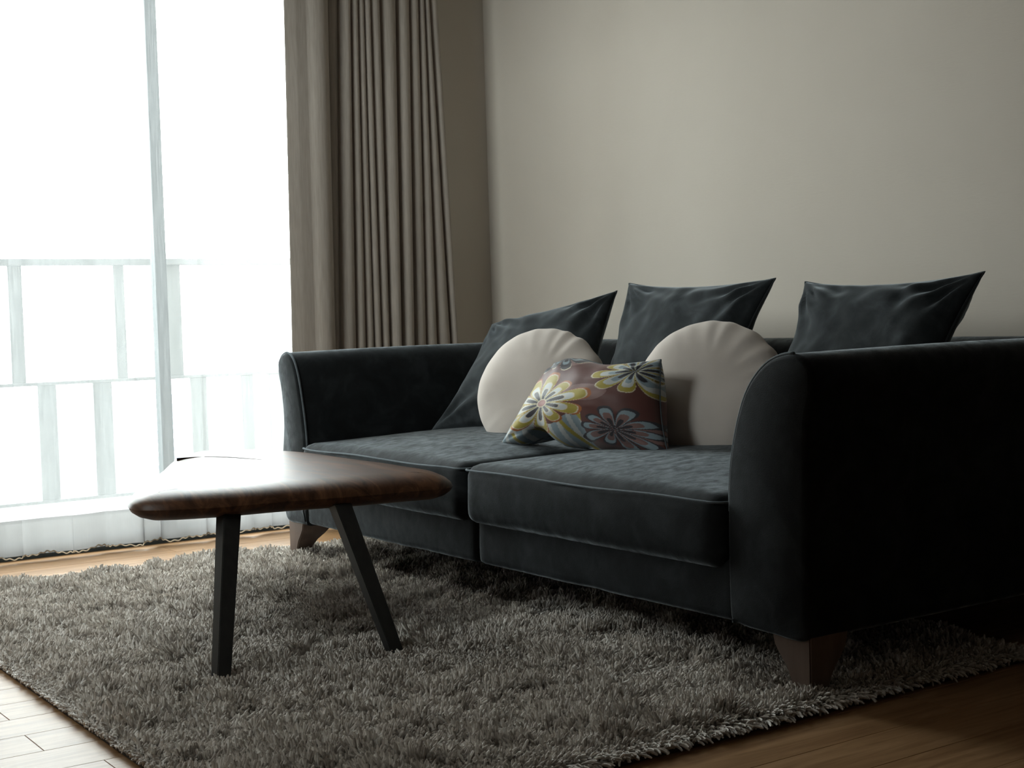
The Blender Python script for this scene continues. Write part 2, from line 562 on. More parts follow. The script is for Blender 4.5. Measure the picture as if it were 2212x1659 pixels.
def sheer_point(s, z):
    # z dependent gathering: folds wider towards the hem
    g = 0.30 + 0.70 * (1 - min(1, max(0, z / 1.9))) ** 1.1
    x = s
    y = 4.845
    for i, (c, a, w) in enumerate(FOLDS):
        cc = c - 0.018 * (z / 2.5) * math.sin(i * 2.3 + 1)
        t = (s - cc) / w
        e = math.exp(-t * t)
        x += -1.6 * a * t * e * g
        y += (a * 0.9 * e * g) * (-1 if i % 2 else 1)
    y += 0.006 * math.sin(s * 23 + z * 0.8) * g + 0.004 * math.sin(s * 61 - z)
    return Vector((x, y, z))
SN = 900
ss = [0.45 + i * (2.37 - 0.45) / (SN - 1) for i in range(SN)]
def sheer_mesh(name, z0, z1, nz, off=0, edge=None):
    vs = []
    for j in range(nz):
        for s in ss:
            z = z0 + (z1 - z0) * j / (nz - 1)
            p = sheer_point(s, z)
            if edge == 'bottom' and j == 0:
                p.z += 0.005 * math.sin(s * 33) + 0.004 * math.sin(s * 77 + 1) + 0.002 * math.sin(s * 210)
            p.y += off
            vs.append(p)
    return mesh_from(name, vs, grid_faces(SN, nz))
link('voile', sheer_mesh('voile', 0.142, 2.58, 36), M['sheer'], sh, True)
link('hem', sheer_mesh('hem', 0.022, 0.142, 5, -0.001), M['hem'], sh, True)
# wavy stitched edge along the hem
pts = []
for i in range(0, SN, 1):
    s = ss[i]
    p = sheer_point(s, 0.02)
    p.z = 0.0205 + 0.005 * math.sin(s * 33) + 0.003 * math.sin(s * 77 + 1) + 0.0025 * math.sin(s * 300)
    p.y -= 0.001
    pts.append(p)
o = link('hem_edge', tube_mesh('hem_edge', pts, 0.0022, 6), M['lace'], sh, True)
link('heading_tape', box_mesh('heading_tape', (0.45, 4.83, 2.58), (2.38, 4.86, 2.64), 0.004), M['hem'], sh)

# ------------------------------------------------------------------ taupe drape
dr = empty('blackout_drape', (2.65, 4.74, 0), 'taupe floor length drape gathered in narrow folds beside the window', 'curtain')
TOPX = [2.304, 2.341, 2.382, 2.477, 2.529, 2.568, 2.597, 2.622, 2.648, 2.692, 2.763, 2.818, 2.857, 2.882, 2.907, 2.949]
BOTX = [2.284, 2.327, 2.369, 2.456, 2.484, 2.544, 2.583, 2.617, 2.649, 2.687, 2.738, 2.794, 2.848, 2.898, 2.96, 2.99]
# one bulge (towards the room) between neighbours; depth of the valley at each stop and of the bulge after it
VAL = [0.035, 0.012, 0.0, 0.055, 0.055, 0.04, 0.035, 0.03, 0.035, 0.045, 0.05, 0.035, 0.03, 0.035, 0.04, 0.05]
BUL = [0.0, 0.0, -0.035, 0.03, -0.012, -0.008, -0.006, -0.01, -0.012, -0.028, -0.028, -0.014, -0.012, -0.012, -0.012]
def drape_row(z):
    t = (1.958 - z) / (1.958 - 0.698)
    xs = [a + (b - a) * t for a, b in zip(TOPX, BOTX)]
    row = []
    for i in range(len(xs) - 1):
        for k in range(9):
            u = k / 9
            x = xs[i] + (xs[i + 1] - xs[i]) * u
            base = VAL[i] + (VAL[i + 1] - VAL[i]) * u
            arch = (math.sin(math.pi * u) ** 0.55) if u > 0 else 0.0
            if i < 2:
                y = base
            else:
                y = base * (1 - arch) + BUL[i] * arch
            if i in (9, 10):     # broad box fold that opens towards the floor
                y += 0.012 * math.sin(math.pi * u) * (1 - t)
            y += 0.004 * math.sin(7 * x + 1.7 * z)
            row.append((x * 1.0095, 4.785 + y * 0.8, z))
    row.append((xs[-1] * 1.0095, 4.785 + VAL[-1] * 0.8, z))
    return row
vs = []
NZ = 30
for j in range(NZ):
    r_ = drape_row(0.02 + (2.60 - 0.02) * j / (NZ - 1))
    vs += r_
me = mesh_from('cloth', vs, grid_faces(len(r_), NZ))
o = link('cloth', me, M['drape'], dr, True)
md = o.modifiers.new('thick', 'SOLIDIFY'); md.thickness = 0.004; md.offset = 1
link('heading_tape', box_mesh('heading_tape', (2.30, 4.77, 2.60), (2.97, 4.81, 2.66), 0.004), M['drape'], dr)

# ------------------------------------------------------------------ shag rug
rug = empty('shag_rug', (1.7, 3.1, 0), 'grey brown shaggy rug under the coffee table and sofa', 'rug')
UX0, UX1, UY0, UY1 = 0.835, 2.62, 1.88, 4.37
link('backing', box_mesh('backing', (UX0, UY0, 0.0005), (UX1, UY1, 0.009), 0.002, 1), M['backing'], rug)
def vnoise(x, y, seed):
    rg = np.random.default_rng(seed)
    tab = rg.random((64, 64))
    xi = np.floor(x).astype(int); yi = np.floor(y).astype(int)
    fx = x - xi; fy = y - yi
    fx = fx * fx * (3 - 2 * fx); fy = fy * fy * (3 - 2 * fy)
    a = tab[xi % 64, yi % 64]; b = tab[(xi + 1) % 64, yi % 64]
    c = tab[xi % 64, (yi + 1) % 64]; d = tab[(xi + 1) % 64, (yi + 1) % 64]
    return (a * (1 - fx) + b * fx) * (1 - fy) + (c * (1 - fx) + d * fx) * fy
def build_pile():
    sm = lambda v: np.clip((v - .25) / .5, 0, 1) ** 1.3
    pitch = 0.0050
    gx = np.arange(UX0, UX1, pitch); gy = np.arange(UY0, UY1, pitch)
    X, Y = np.meshgrid(gx, gy)
    X = X.ravel() + RNG.normal(0, pitch * 0.4, X.size); Y = Y.ravel() + RNG.normal(0, pitch * 0.4, Y.size)
    N = X.size
    cl = 0.021                                       # tufts of yarns share one lean
    jx = X + 0.008 * np.sin(Y * 170); jy = Y + 0.008 * np.sin(X * 150)
    cx = np.floor(jx / cl); cy = np.floor(jy / cl)
    h = (np.sin(cx * 127.1 + cy * 311.7) * 43758.5453) % 1.0
    h2 = (np.sin(cx * 269.5 + cy * 183.3) * 24634.6345) % 1.0
    h3 = (np.sin(cx * 97.5 + cy * 71.9) * 14634.6345) % 1.0
    ccx = (cx + 0.5) * cl; ccy = (cy + 0.5) * cl
    n1 = vnoise(X * 8, Y * 8, 1); n2 = vnoise(X * 8 + 20, Y * 8 + 7, 2); n3 = sm(vnoise(X * 20, Y * 20, 3) * .6 + vnoise(X * 11, Y * 11, 8) * .4); n4 = vnoise(X * 7.0, Y * 7.0, 4)
    lx = (n1 - .5) * 1.9 + (h - .5) * 1.3; ly = (n2 - .5) * 1.9 + (h2 - .5) * 1.3
    L = 0.013 + 0.027 * n3 + 0.016 * n4 + RNG.normal(0, 0.0030, N) + 0.012 * (h3 - .5)
    def edge(d, k):
        return np.clip(1 - d / k, 0, 1) ** 1.3
    exl = edge(X - UX0, .045); ex = -exl * .45 + edge(UX1 - X, .05); ey = -edge(Y - UY0, .07) + edge(UY1 - Y, .05) * .6
    lx = lx * (1 - np.abs(ex) * .6) + ex * 1.0; ly = ly * (1 - np.abs(ey) * .6) + ey * 1.7
    em = np.clip(np.maximum(np.abs(exl), np.abs(ey)), 0, 1) ** .6
    L = L * (1 - em) + em * (0.026 + RNG.normal(0, .003, N))
    L = L * (1 + 0.45 * np.clip(-ey, 0, 1)) * (1 - .25 * exl)
    lx = lx * (1 - .5 * em)
    lx += RNG.normal(0, .50, N); ly += RNG.normal(0, .50, N)
    P = 7
    pos = np.zeros((N, P, 3), dtype=np.float32); rad = np.zeros((N, P), dtype=np.float32)
    wig = RNG.random(N) * 6.28; ca = RNG.random(N) * 6.28
    sc_ = RNG.uniform(.85, 1.2, N)
    for k in range(P):
        t = k / (P - 1)
        bend = t ** 1.5
        m = np.sqrt(1 + (lx ** 2 + ly ** 2) * 0.5)
        zz = L * t / m
        curl = 0.0048 * max(0, t - .45) / .55            # tips twist over
        pos[:, k, 0] = X + lx * L * bend * .44 / m + (ccx - X) * .25 * t + .0012 * np.sin(wig + t * 6) + curl * np.cos(ca)
        pos[:, k, 1] = Y + ly * L * bend * .44 / m + (ccy - Y) * .25 * t + .0012 * np.cos(wig + t * 6) + curl * np.sin(ca)
        pos[:, k, 2] = np.maximum(0.008 + zz - curl * .5 - np.clip(np.abs(ex) + np.abs(ey), 0, 1) * 0.016 * t ** 2, 0.003)
        rad[:, k] = (0.0013, 0.0015, 0.0016, 0.0018, 0.0020, 0.0022, 0.0014)[k] * sc_
    hc = bpy.data.hair_curves.new('pile')
    hc.add_curves([P] * N)
    hc.attributes['position'].data.foreach_set('vector', pos.ravel())
    if 'radius' not in hc.attributes:
        hc.attributes.new('radius', 'FLOAT', 'POINT')
    hc.attributes['radius'].data.foreach_set('value', rad.ravel())
    hc.materials.append(M['pile'])
    o = bpy.data.objects.new('pile', hc)
    COL.objects.link(o)
    o.parent = rug
    o.matrix_parent_inverse = Matrix.Translation(-rug.location)
    tag(o, kind='stuff')
build_pile()

# ------------------------------------------------------------------ sofa
sofa = empty('sofa', (2.55, 3.09, 0), 'charcoal velvet sofa with two seat cushions and curved arms against the plain wall', 'sofa')
SXB = 3.18
def arm(profile, name):
    # profile: closed loop in (y, z), extruded from the front face to the back
    loop = [(p.x, p.y) for p in catmull([Vector((a, b, 0)) for a, b in profile], 6, True)]
    n = len(loop)
    cy = sum(p[0] for p in loop) / n; cz = sum(p[1] for p in loop) / n
    # inset by local normal for a soft front edge
    def inset(d):
        out = []
        for i in range(n):
            a = Vector(loop[i - 1]); b = Vector(loop[(i + 1) % n])
            t = (b - a).normalized()
            nrm = Vector((-t.y, t.x))
            c = Vector((cy, cz)) - Vector(loop[i])
            if nrm.dot(c) < 0:
                nrm = -nrm
            out.append(Vector(loop[i]) + nrm * d)
        return out
    rings = []
    for x, d in ((1.988, 0.011), (1.990, 0.006), (1.995, 0.002), (2.003, 0.0)):
        rings.append([(x, p[0], p[1]) for p in inset(d)])
    for k in range(1, 13):
        x = 2.003 + (SXB - 2.003) * k / 12
        sag = 0.0
        rings.append([(x, p[0], p[1] + (0.006 * math.sin(math.pi * k / 12) if p[1] > .5 else 0)) for p in loop])
    vs = [v for r in rings for v in r]
    fs = grid_faces(n, len(rings), True)
    fs.append(tuple(range(n))[::-1])
    fs.append(tuple((len(rings) - 1) * n + i for i in range(n)))
    me = mesh_from('arm', vs, fs)
    bm = bmesh.new(); bm.from_mesh(me); bmesh.ops.triangulate(bm, faces=[f for f in bm.faces if len(f.verts) > 4]); bmesh.ops.recalc_face_normals(bm, faces=bm.faces[:]); bm.to_mesh(me); bm.free()
    o = link('arm', me, M['velvet'], sofa, True, 60)
    return o, loop
far_prof = [(4.085, .15), (4.085, .37), (4.092, .45), (4.106, .52), (4.128, .60), (4.158, .655), (4.200, .678), (4.240, .670), (4.264, .645), (4.262, .605), (4.246, .55),
            (4.236, .45), (4.258, .32), (4.258, .22), (4.238, .135), (4.16, .128), (4.10, .13)]
near_prof = [(2.146, .15), (2.146, .36), (2.138, .46), (2.112, .556), (2.078, .622), (2.025, .668), (1.965, .684), (1.922, .672), (1.903, .640), (1.906, .600), (1.919, .55),
             (1.925, .40), (1.930, .20), (1.936, .128), (2.03, .125), (2.12, .13)]
a1, loop1 = arm(far_prof, 'arm')
a2, loop2 = arm(near_prof, 'arm')
def piping_for(loop, parent, y_inner_sign):
    pts = [Vector((1.998, p[0], p[1])) for p in loop]
    n = len(pts)
    # run from the seat up the inner edge and over the roll
    seq = [p for p in pts[6:int(n * (.46 if y_inner_sign > 0 else .40))]]
    o = link('piping', tube_mesh('piping', seq, 0.0036, 8), M['piping'], None, True)
    o.parent = parent
    o.matrix_parent_inverse = parent.matrix_parent_inverse.copy() if False else Matrix.Identity(4)
    return o
for a_, l_, q_ in ((a1, loop1, 1), (a2, loop2, -1)):
    o = piping_for(l_, a_, q_)
    # arm objects sit at the world origin of their mesh data
    o.matrix_parent_inverse = Matrix.Identity(4)

# base with two upholstered front panels meeting in a vertical seam
def soft_box(name, lo, hi, r, n=(16, 16, 8), crown=0.0, belly=0.0, jitter=0.0, seed=0, front_only=False):
    """rounded box from a subdivided cube; crown lifts the top, belly swells the sides"""
    lo = Vector(lo); hi = Vector(hi)
    c = (lo + hi) / 2; h = (hi - lo) / 2
    vs, idx, fs = [], {}, []
    def V(p):
        key = tuple(round(q, 5) for q in p)
        if key not in idx:
            idx[key] = len(vs)
            vs.append(Vector(p))
        return idx[key]
    for ax in range(3):
        b, cc = (ax + 1) % 3, (ax + 2) % 3
        for sgn in (-1, 1):
            for i in range(n[b]):
                for j in range(n[cc]):
                    quad = []
                    for di, dj in ((0, 0), (1, 0), (1, 1), (0, 1)):
                        p = [0, 0, 0]
                        p[ax] = sgn
                        p[b] = -1 + 2 * (i + di) / n[b]
                        p[cc] = -1 + 2 * (j + dj) / n[cc]
                        quad.append(V(p))
                    fs.append(tuple(quad if sgn > 0 else quad[::-1]))
    out = []
    for p in vs:
        # concentrate samples near edges
        q = Vector([math.copysign(abs(a) ** 0.75 if abs(a) < 1 else 1, a) for a in p])
        w = Vector([q[i] * h[i] for i in range(3)])
        core = Vector([max(-(h[i] - r), min(h[i] - r, w[i])) for i in range(3)])
        d = w - core
        if d.length > 1e-9:
            w = core + d.normalized() * r
        u, v, t = w.x / h.x, w.y / h.y, w.z / h.z
        if crown and t > 0:
            w.z += crown * t * max(0, (1 - abs(u) ** 2.6)) * max(0, (1 - abs(v) ** 2.6))
        if belly:
            f = max(0, 1 - t * t)
            w.x += belly * u * f * max(0, 1 - v ** 4)
            w.y += belly * 0.5 * v * f * max(0, 1 - u ** 4)
        if jitter:
            nv = noise.noise((w + c) * 7 + Vector((seed, seed, 0))) + 0.5 * noise.noise((w + c) * 17 + Vector((seed, 0, 3)))
            w += (w.normalized() if w.length else Vector((0, 0, 1))) * jitter * nv
        out.append(w + c)
    me = mesh_from(name, out, fs)
    return me
link('base', soft_box('base', (2.02, 2.10, .145), (SXB, 4.12, .30), 0.02), M['velvet'], sofa, True)
link('front_panel', soft_box('front_panel', (1.994, 2.125, .132), (2.06, 3.098, .262), 0.014, (6, 40, 10), belly=0.006, jitter=0.004, seed=3), M['velvet'], sofa, True)
link('front_panel', soft_box('front_panel', (1.994, 3.101, .132), (2.06, 4.10, .262), 0.014, (6, 40, 10), belly=0.006, jitter=0.004, seed=9), M['velvet'], sofa, True)
# back, rolled at the top like the arms
bp = [(2.98, .28), (2.975, .45), (2.985, .58), (3.01, .65), (3.06, .679), (3.13, .682), (3.185, .665), (3.20, .60), (3.195, .30), (3.19, .14), (3.10, .135), (3.0, .14)]
lp = catmull([Vector((a, 0, b)) for a, b in bp], 5, True)
vs = []
ys = [1.905, 1.925] + [1.95 + (4.22 - 1.95) * i / 20 for i in range(21)] + [4.24, 4.255]
cxz = Vector((3.08, 0, .4))
for i, y in enumerate(ys):
    s = {0: 0.93, 1: 0.985, len(ys) - 1: 0.93, len(ys) - 2: 0.985}.get(i, 1.0)
    for p in lp:
        q = cxz + (p - cxz) * s
        vs.append((q.x, y, q.z))
fs = grid_faces(len(lp), len(ys), True)
fs.append(tuple(range(len(lp)))[::-1]); fs.append(tuple((len(ys) - 1) * len(lp) + i for i in range(len(lp))))
me = mesh_from('back', vs, fs)
bm = bmesh.new(); bm.from_mesh(me); bmesh.ops.recalc_face_normals(bm, faces=bm.faces[:]); bm.to_mesh(me); bm.free()
link('back', me, M['velvet'], sofa, True, 60)
# seat cushions with a seam under the top edge
def seat(y0, y1, seed):
    lo, hi = (1.972, y0, .236), (2.97, y1, .392)
    me = soft_box('seat_cushion', lo, hi, 0.034, (44, 44, 14), crown=0.036, belly=0.010, jitter=0.0035, seed=seed)
    o = link('seat_cushion', me, M['velvet'], sofa, True)
    r = 0.032
    z = .378
    x0 = lo[0] - 0.0015
    pts = []
    def corner(cx, cy, a0):
        for k in range(7):
            a = a0 + math.pi / 2 * k / 6
            pts.append((cx + r * math.cos(a), cy + r * math.sin(a), z))
    for k in range(9):
        t = k / 8
        pts.append((hi[0] - 0.05 + (x0 + r - hi[0] + 0.05) * t, y1 + 0.0005, z))
    for k in range(1, 7):
        a = math.pi / 2 + math.pi / 2 * k / 6
        pts.append((x0 + r + r * math.cos(a), y1 + 0.0005 - r + r * math.sin(a), z))
    for k in range(1, 20):
        t = k / 20
        yy = (y1 + 0.0005 - r) + (y0 - 0.0005 + r - (y1 + 0.0005 - r)) * t
        v = (yy - (y0 + y1) / 2) / ((y1 - y0) / 2)
        pts.append((x0 - 0.004 * (1 - v ** 4) + 0.0015 * math.sin(yy * 19 + seed), yy, z + 0.002 * math.sin(yy * 11 + seed)))
    for k in range(7):
        a = math.pi + math.pi / 2 * k / 6
        pts.append((x0 + r + r * math.cos(a), y0 - 0.0005 + r + r * math.sin(a), z))
    for k in range(1, 9):
        t = k / 8
        pts.append((x0 + r + (hi[0] - 0.05 - x0 - r) * t, y0 - 0.0005, z))
    p = link('piping', tube_mesh('piping', pts, 0.0026, 6), M['piping'], None, True)
    p.parent = o
seat(2.152, 3.128, 1)
seat(3.134, 4.082, 5)
# sofa legs: straight outer corner, inner edges swept in an S
def sofa_leg(xo, yo, sx_, sy_):
    # outer corner (xo, yo); the leg grows towards sx_, sy_
    stops = [(0.150, 0.108, 0.104), (0.128, 0.108, 0.104), (0.105, 0.102, 0.098), (0.085, 0.088, 0.083), (0.065, 0.070, 0.066), (0.045, 0.058, 0.056), (0.02, 0.050, 0.048), (0.0015, 0.046, 0.045)]
    bm = bmesh.new()
    rows = []
    for z, wx, wy in stops:
        rows.append([bm.verts.new((xo + sx_ * a * wx, yo + sy_ * b * wy, z)) for a, b in ((0, 0), (1, 0), (1, 1), (0, 1))])
    for r0, r1 in zip(rows, rows[1:]):
        for k in range(4):
            bm.faces.new((r0[k], r0[(k + 1) % 4], r1[(k + 1) % 4], r1[k]))
    bm.faces.new(rows[0]); bm.faces.new(rows[-1][::-1])
    bmesh.ops.recalc_face_normals(bm, faces=bm.faces[:])
    vert_edges = [e for e in bm.edges if abs(e.verts[0].co.z - e.verts[1].co.z) > 1e-4]
    bmesh.ops.bevel(bm, geom=vert_edges, offset=0.003, segments=2, affect='EDGES')
    me = bpy.data.meshes.new('leg'); bm.to_mesh(me); bm.free()
    return link('leg', me, M['leg_wood'], sofa, True, 40)
sofa_leg(2.003, 4.250, 1, -1)
sofa_leg(2.000, 1.932, 1, 1)
sofa_leg(3.16, 4.250, -1, -1)
sofa_leg(3.16, 1.932, -1, 1)

# ------------------------------------------------------------------ cushions
def pillow(name, corners, thick, mat, label, cat, group=None, n=64, wr=0.004, seed=0, pinch=0.10, p_exp=0.42, fold=None, zmin=0.405,
           paint=None, lean=1.0):
    """corners BL, BR, TR, TL of the seam outline (as seen from the camera), front face towards -x"""
    BL, BR, TR, TL = [Vector(c) for c in corners]
    nrm = ((BR - BL).cross(TL - BL)).normalized()
    w = (BR - BL).length
    def P(u, v, side):
        # u, v in -1..1
        a = (u + 1) / 2; b = (v + 1) / 2
        # edges pull inwards between the corners
        ins_u = pinch * (1 - v * v) * u * abs(u)
        ins_v = pinch * 0.75 * (1 - u * u) * v * abs(v)
        a2 = a - ins_u * 0.5
        b2 = b - ins_v * 0.5
        p = BL * (1 - a2) * (1 - b2) + BR * a2 * (1 - b2) + TR * a2 * b2 + TL * (1 - a2) * b2
        e = max(0, (1 - u * u)) * max(0, (1 - v * v))
        h = thick * (e ** p_exp)
        # creases that radiate from the corners and hang below the top seam
        ed = (1 - e) ** 2
        ang = 0
        wv = 0
        for k, (cu, cv) in enumerate(((-1, -1), (1, -1), (1, 1), (-1, 1))):
            du, dv = u - cu, v - cv
            rr = math.hypot(du, dv) + 1e-4
            th = math.atan2(dv, du)
            wv += math.sin(th * (9 + 2 * k) + seed * 3 + k + 1.5 * noise.noise(Vector((u * 2, v * 2, seed)))) * math.exp(-(rr / 0.62) ** 2) * min(1, rr / 0.25)
        q = Vector((u * 1.3 + seed, v * 1.3, side))
        wv += 0.9 * noise.noise(q * 1.7) + 0.35 * noise.noise(q * 4.5)
        topc = max(0, v) ** 2 * math.sin(u * 17 + v * 5 + seed + 3 * noise.noise(Vector((u * 2.2, v, seed)))) * (1 - v ** 8)
        wv += 0.55 * topc
        h += wr * wv * min(1, e * 7)
        p = p + nrm * (h * side)
        if fold:
            p = fold(u, v, side, p, nrm)
        if p.z < zmin:
            p.z = zmin - (zmin - p.z) * 0.08
        return p
    vs, uv = [], []
    g = []
    def samp(i):
        t = -1 + 2 * i / (n - 1)
        return math.sin(t * math.pi / 2) * 0.35 + t * 0.65
    for side in (1, -1):
        idx = {}
        for j in range(n):
            for i in range(n):
                u, v = samp(i), samp(j)
                if side == -1 and (i in (0, n - 1) or j in (0, n - 1)):
                    idx[i, j] = j * n + i
                    continue
                idx[i, j] = len(vs)
                vs.append(P(u, v, side)); uv.append((u, v, side))
        for j in range(n - 1):
            for i in range(n - 1):
                f = (idx[i, j], idx[i + 1, j], idx[i + 1, j + 1], idx[i, j + 1])
                g.append(f if side == 1 else f[::-1])
    o_loc = Vector(((BL + BR) / 2))
    o_loc.z = zmin
    me = mesh_from(name, vs, g)
    rootv = Vector(o_loc)
    me.transform(Matrix.Translation(-rootv))
    if paint is not None:
        ca = me.color_attributes.new('print', 'FLOAT_COLOR', 'POINT')
        A = np.array(uv)
        ca.data.foreach_set('color', paint(A[:, 0], A[:, 1], A[:, 2]).ravel())
    o = link(name, me, mat, None, True)
    o.location = rootv
    tag(o, label, cat, group)
    # seam piping around the rim as a part
    rim = []
    for i in range(n): rim.append(P(samp(i), -1, 1))
    for j in range(1, n): rim.append(P(1, samp(j), 1))
    for i in range(n - 2, -1, -1): rim.append(P(samp(i), 1, 1))
    for j in range(n - 2, 0, -1): rim.append(P(-1, samp(j), 1))
    s = link('seam', tube_mesh('seam', [p - rootv for p in rim], 0.0022, 6, True), mat if paint is None else M['piping'], None, True)
    s.parent = o
    return o

G1 = 'loose back cushions of the sofa'
pillow('back_cushion', [(2.40, 4.00, .40), (2.66, 3.44, .41), (2.87, 3.585, .845), (2.70, 4.06, .748)], 0.085, M['velvet_lit'],
       'charcoal velvet back cushion leaning into the far arm by the curtain', 'cushion', G1, seed=1, wr=0.010, pinch=0.15)
pillow('back_cushion', [(2.68, 3.49, .41), (2.68, 2.93, .41), (2.90, 2.905, .858), (2.90, 3.560, .868)], 0.085, M['velvet_lit'],
       'middle charcoal back cushion standing highest behind the two round cushions', 'cushion', G1, seed=4, wr=0.011, pinch=0.14)
pillow('back_cushion', [(2.70, 2.80, .41), (2.70, 2.24, .41), (2.90, 2.200, .846), (2.90, 2.792, .844)], 0.085, M['velvet_lit'],
       'charcoal back cushion with pointed corner rising above the near arm', 'cushion', G1, seed=8, wr=0.013, pinch=0.16)

def round_cushion(center, normal, R, thick, label, seed):
    nz = Vector(normal).normalized()
    up = Vector((0, 0, 1)); ux = up.cross(nz).normalized(); uy = nz.cross(ux)
    c = Vector(center)
    NR, NT = 26, 144
    root = Vector((c.x, c.y, 0.405))
    vs = []
    prof = []
    # closed lathe profile from front pole over the rim to the back pole
    K = 44
    for k in range(K + 1):
        a = math.pi * k / K
        r = math.sin(a) ** 0.62 * R
        h = math.copysign(abs(math.cos(a)) ** 0.85, math.cos(a)) * thick
        prof.append((r, h))
    NPL = 21
    for k, (r, h) in enumerate(prof):
        rim = sstep(0.70, 0.98, r / R)
        side = 1 - abs(h) / thick
        for t in range(NT):
            th = 2 * math.pi * t / NT
            pl = math.sin(th * NPL + seed + 2.5 * noise.noise(Vector((math.cos(th) * 1.6, math.sin(th) * 1.6, seed))))
            jag = 0.5 + 0.5 * noise.noise(Vector((math.cos(th) * 3, math.sin(th) * 3, seed + 5)))
            side_w = 0.12 + 0.88 * max(0, math.cos(th - 0.45)) ** 1.5
            dr_ = 0.0042 * pl * jag * rim * side_w
            pt = c + (ux * math.cos(th) + uy * math.sin(th)) * (r + dr_) + nz * (h * (1 + 0.13 * pl * sstep(0.45, 0.95, r / R) * jag * side_w))
            pt += nz * 0.006 * noise.noise(Vector((pt.x * 9, pt.y * 9, pt.z * 9 + seed)))
            if pt.z < 0.410:
                pt.z = 0.410 - (0.410 - pt.z) * 0.06
            vs.append(pt - root)
    fs = grid_faces(NT, K + 1, True)
    me = mesh_from('round_cushion', vs, fs)
    bm = bmesh.new(); bm.from_mesh(me)
    bmesh.ops.remove_doubles(bm, verts=bm.verts[:], dist=1e-5)
    bmesh.ops.recalc_face_normals(bm, faces=bm.faces[:]); bm.to_mesh(me); bm.free()
    o = link('round_cushion', me, M['round'], None, True)
    o.location = root
    tag(o, label, 'cushion', 'round taupe cushions on the sofa')
    return o
round_cushion((2.50, 3.50, .537), (-0.80, -0.52, 0.34), 0.205, 0.070, 'round pale taupe cushion on the seat near the far arm', 2.0)
round_cushion((2.55, 2.805, .548), (-0.80, -0.50, 0.34), 0.205, 0.075, 'round taupe cushion with pleated rim beside the near arm', 7.0)

# printed cushion: layered ten petal flowers
PAL = {'plum': (0.115, 0.045, 0.038), 'orange': (0.36, 0.12, 0.035), 'olive': (0.37, 0.30, 0.055), 'pale': (0.52, 0.54, 0.53), 'dark': (0.045, 0.042, 0.050),
       'pink': (0.33, 0.15, 0.13), 'blue': (0.26, 0.33, 0.37), 'cream': (0.60, 0.53, 0.40), 'mauve': (0.22, 0.13, 0.12)}
def flower(col, u, v, cu, cv, R, rot, seed, layers, np_=10, asp=1.0):
    du = (u - cu) * asp; dv = v - cv
    r = np.hypot(du, dv) / R
    th = np.arctan2(dv, du) - rot
    k = np.floor(th / (2 * np.pi) * np_ + .5)
    loc = th / (2 * np.pi) * np_ - k                      # -0.5..0.5 within the petal
    rg = np.random.default_rng(seed)
    ln = 0.72 + 0.34 * rg.random(np_)
    Lk = ln[(k.astype(int)) % np_]
    for frac, wid, c in layers:
        edge_ = frac * Lk * (1 - (np.abs(loc) / (0.5 * wid)) ** 3.2).clip(0, 1) ** 0.5
        body = r < np.maximum(edge_, frac * 0.30 * (wid > 0.95))
        col[body] = (*PAL[c], 1)
    return r, th
def paint(u, v, side):
    n = len(u)
    col = np.ones((n, 4), dtype=np.float32)
    col[:] = (*PAL['plum'], 1)
    w = np.sin(u * 4.1 + v * 3.2) + np.sin(v * 6.3 - u * 2.2 + 1)
    col[w > 1.15] = (*PAL['mauve'], 1)
    # blue feathered zone towards the lower left seam
    z = (v < -0.42 + 0.15 * np.sin(u * 9)) & (u < 0.25)
    col[z] = (*PAL['blue'], 1)
    st = z & (np.sin(u * 42 + v * 6) > 0.35)
    col[st] = (*PAL['pale'], 1)
    st = z & (np.sin(u * 21 + v * 9) > 0.8)
    col[st] = (*PAL['olive'], 1)
    A = [(1.13, 1.05, 'orange'), (1.06, 1.02, 'cream'), (1.03, 1.0, 'olive'), (0.80, 0.88, 'cream'), (0.77, 0.84, 'pale'), (0.61, 0.70, 'cream'), (0.58, 0.62, 'dark')]
    B = [(1.06, 1.03, 'cream'), (1.02, 1.0, 'olive'), (0.82, 0.9, 'pale'), (0.62, 0.72, 'blue'), (0.45, 0.6, 'dark')]
    D = [(1.06, 1.02, 'dark'), (0.95, .9, 'blue'), (0.75, .8, 'mauve'), (0.5, .6, 'dark')]
    flower(col, u, v, 0.80, 0.70, 0.62, 0.2, 3, B)
    flower(col, u, v, -0.98, -0.35, 0.62, 0.1, 5, [(1.05, 1, 'cream'), (1.0, 1, 'pale'), (0.72, .8, 'olive'), (0.5, .7, 'blue')])
    flower(col, u, v, 0.62, -0.60, 0.46, 0.5, 7, D)
    flower(col, u, v, -0.55, 0.98, 0.40, 0.5, 12, [(1.05, 1, 'cream'), (1.0, 1, 'dark'), (0.7, .8, 'blue'), (0.5, .7, 'dark')])
    cu, cv, R = -0.36, -0.08, 0.66
    r, th = flower(col, u, v, cu, cv, R, 0.35, 9, A)
    col[r < 0.155] = (*PAL['cream'], 1)
    col[r < 0.12] = (*PAL['pink'], 1)
    bk = side < 0
    return col
def fold_fn(u, v, side, p, nrm):
    # the free lower left lobe curls towards the room, a deep dent under it
    d = math.exp(-((u + 0.42) / 0.16) ** 2) * sstep(0.25, -1.0, v)
    p = p - nrm * (0.030 * d)
    p.z += 0.035 * d * sstep(-0.5, -1.0, v)
    # crown of the pillow bulges above the seam line on the left
    k = math.exp(-((u + 0.55) / 0.45) ** 2) * sstep(0.2, 1.0, v)
    p.z += 0.030 * k
    q = math.exp(-((u - 0.18) / 0.12) ** 2) * sstep(-0.1, -1.0, v)
    p = p - nrm * (0.022 * q) * side
    return p
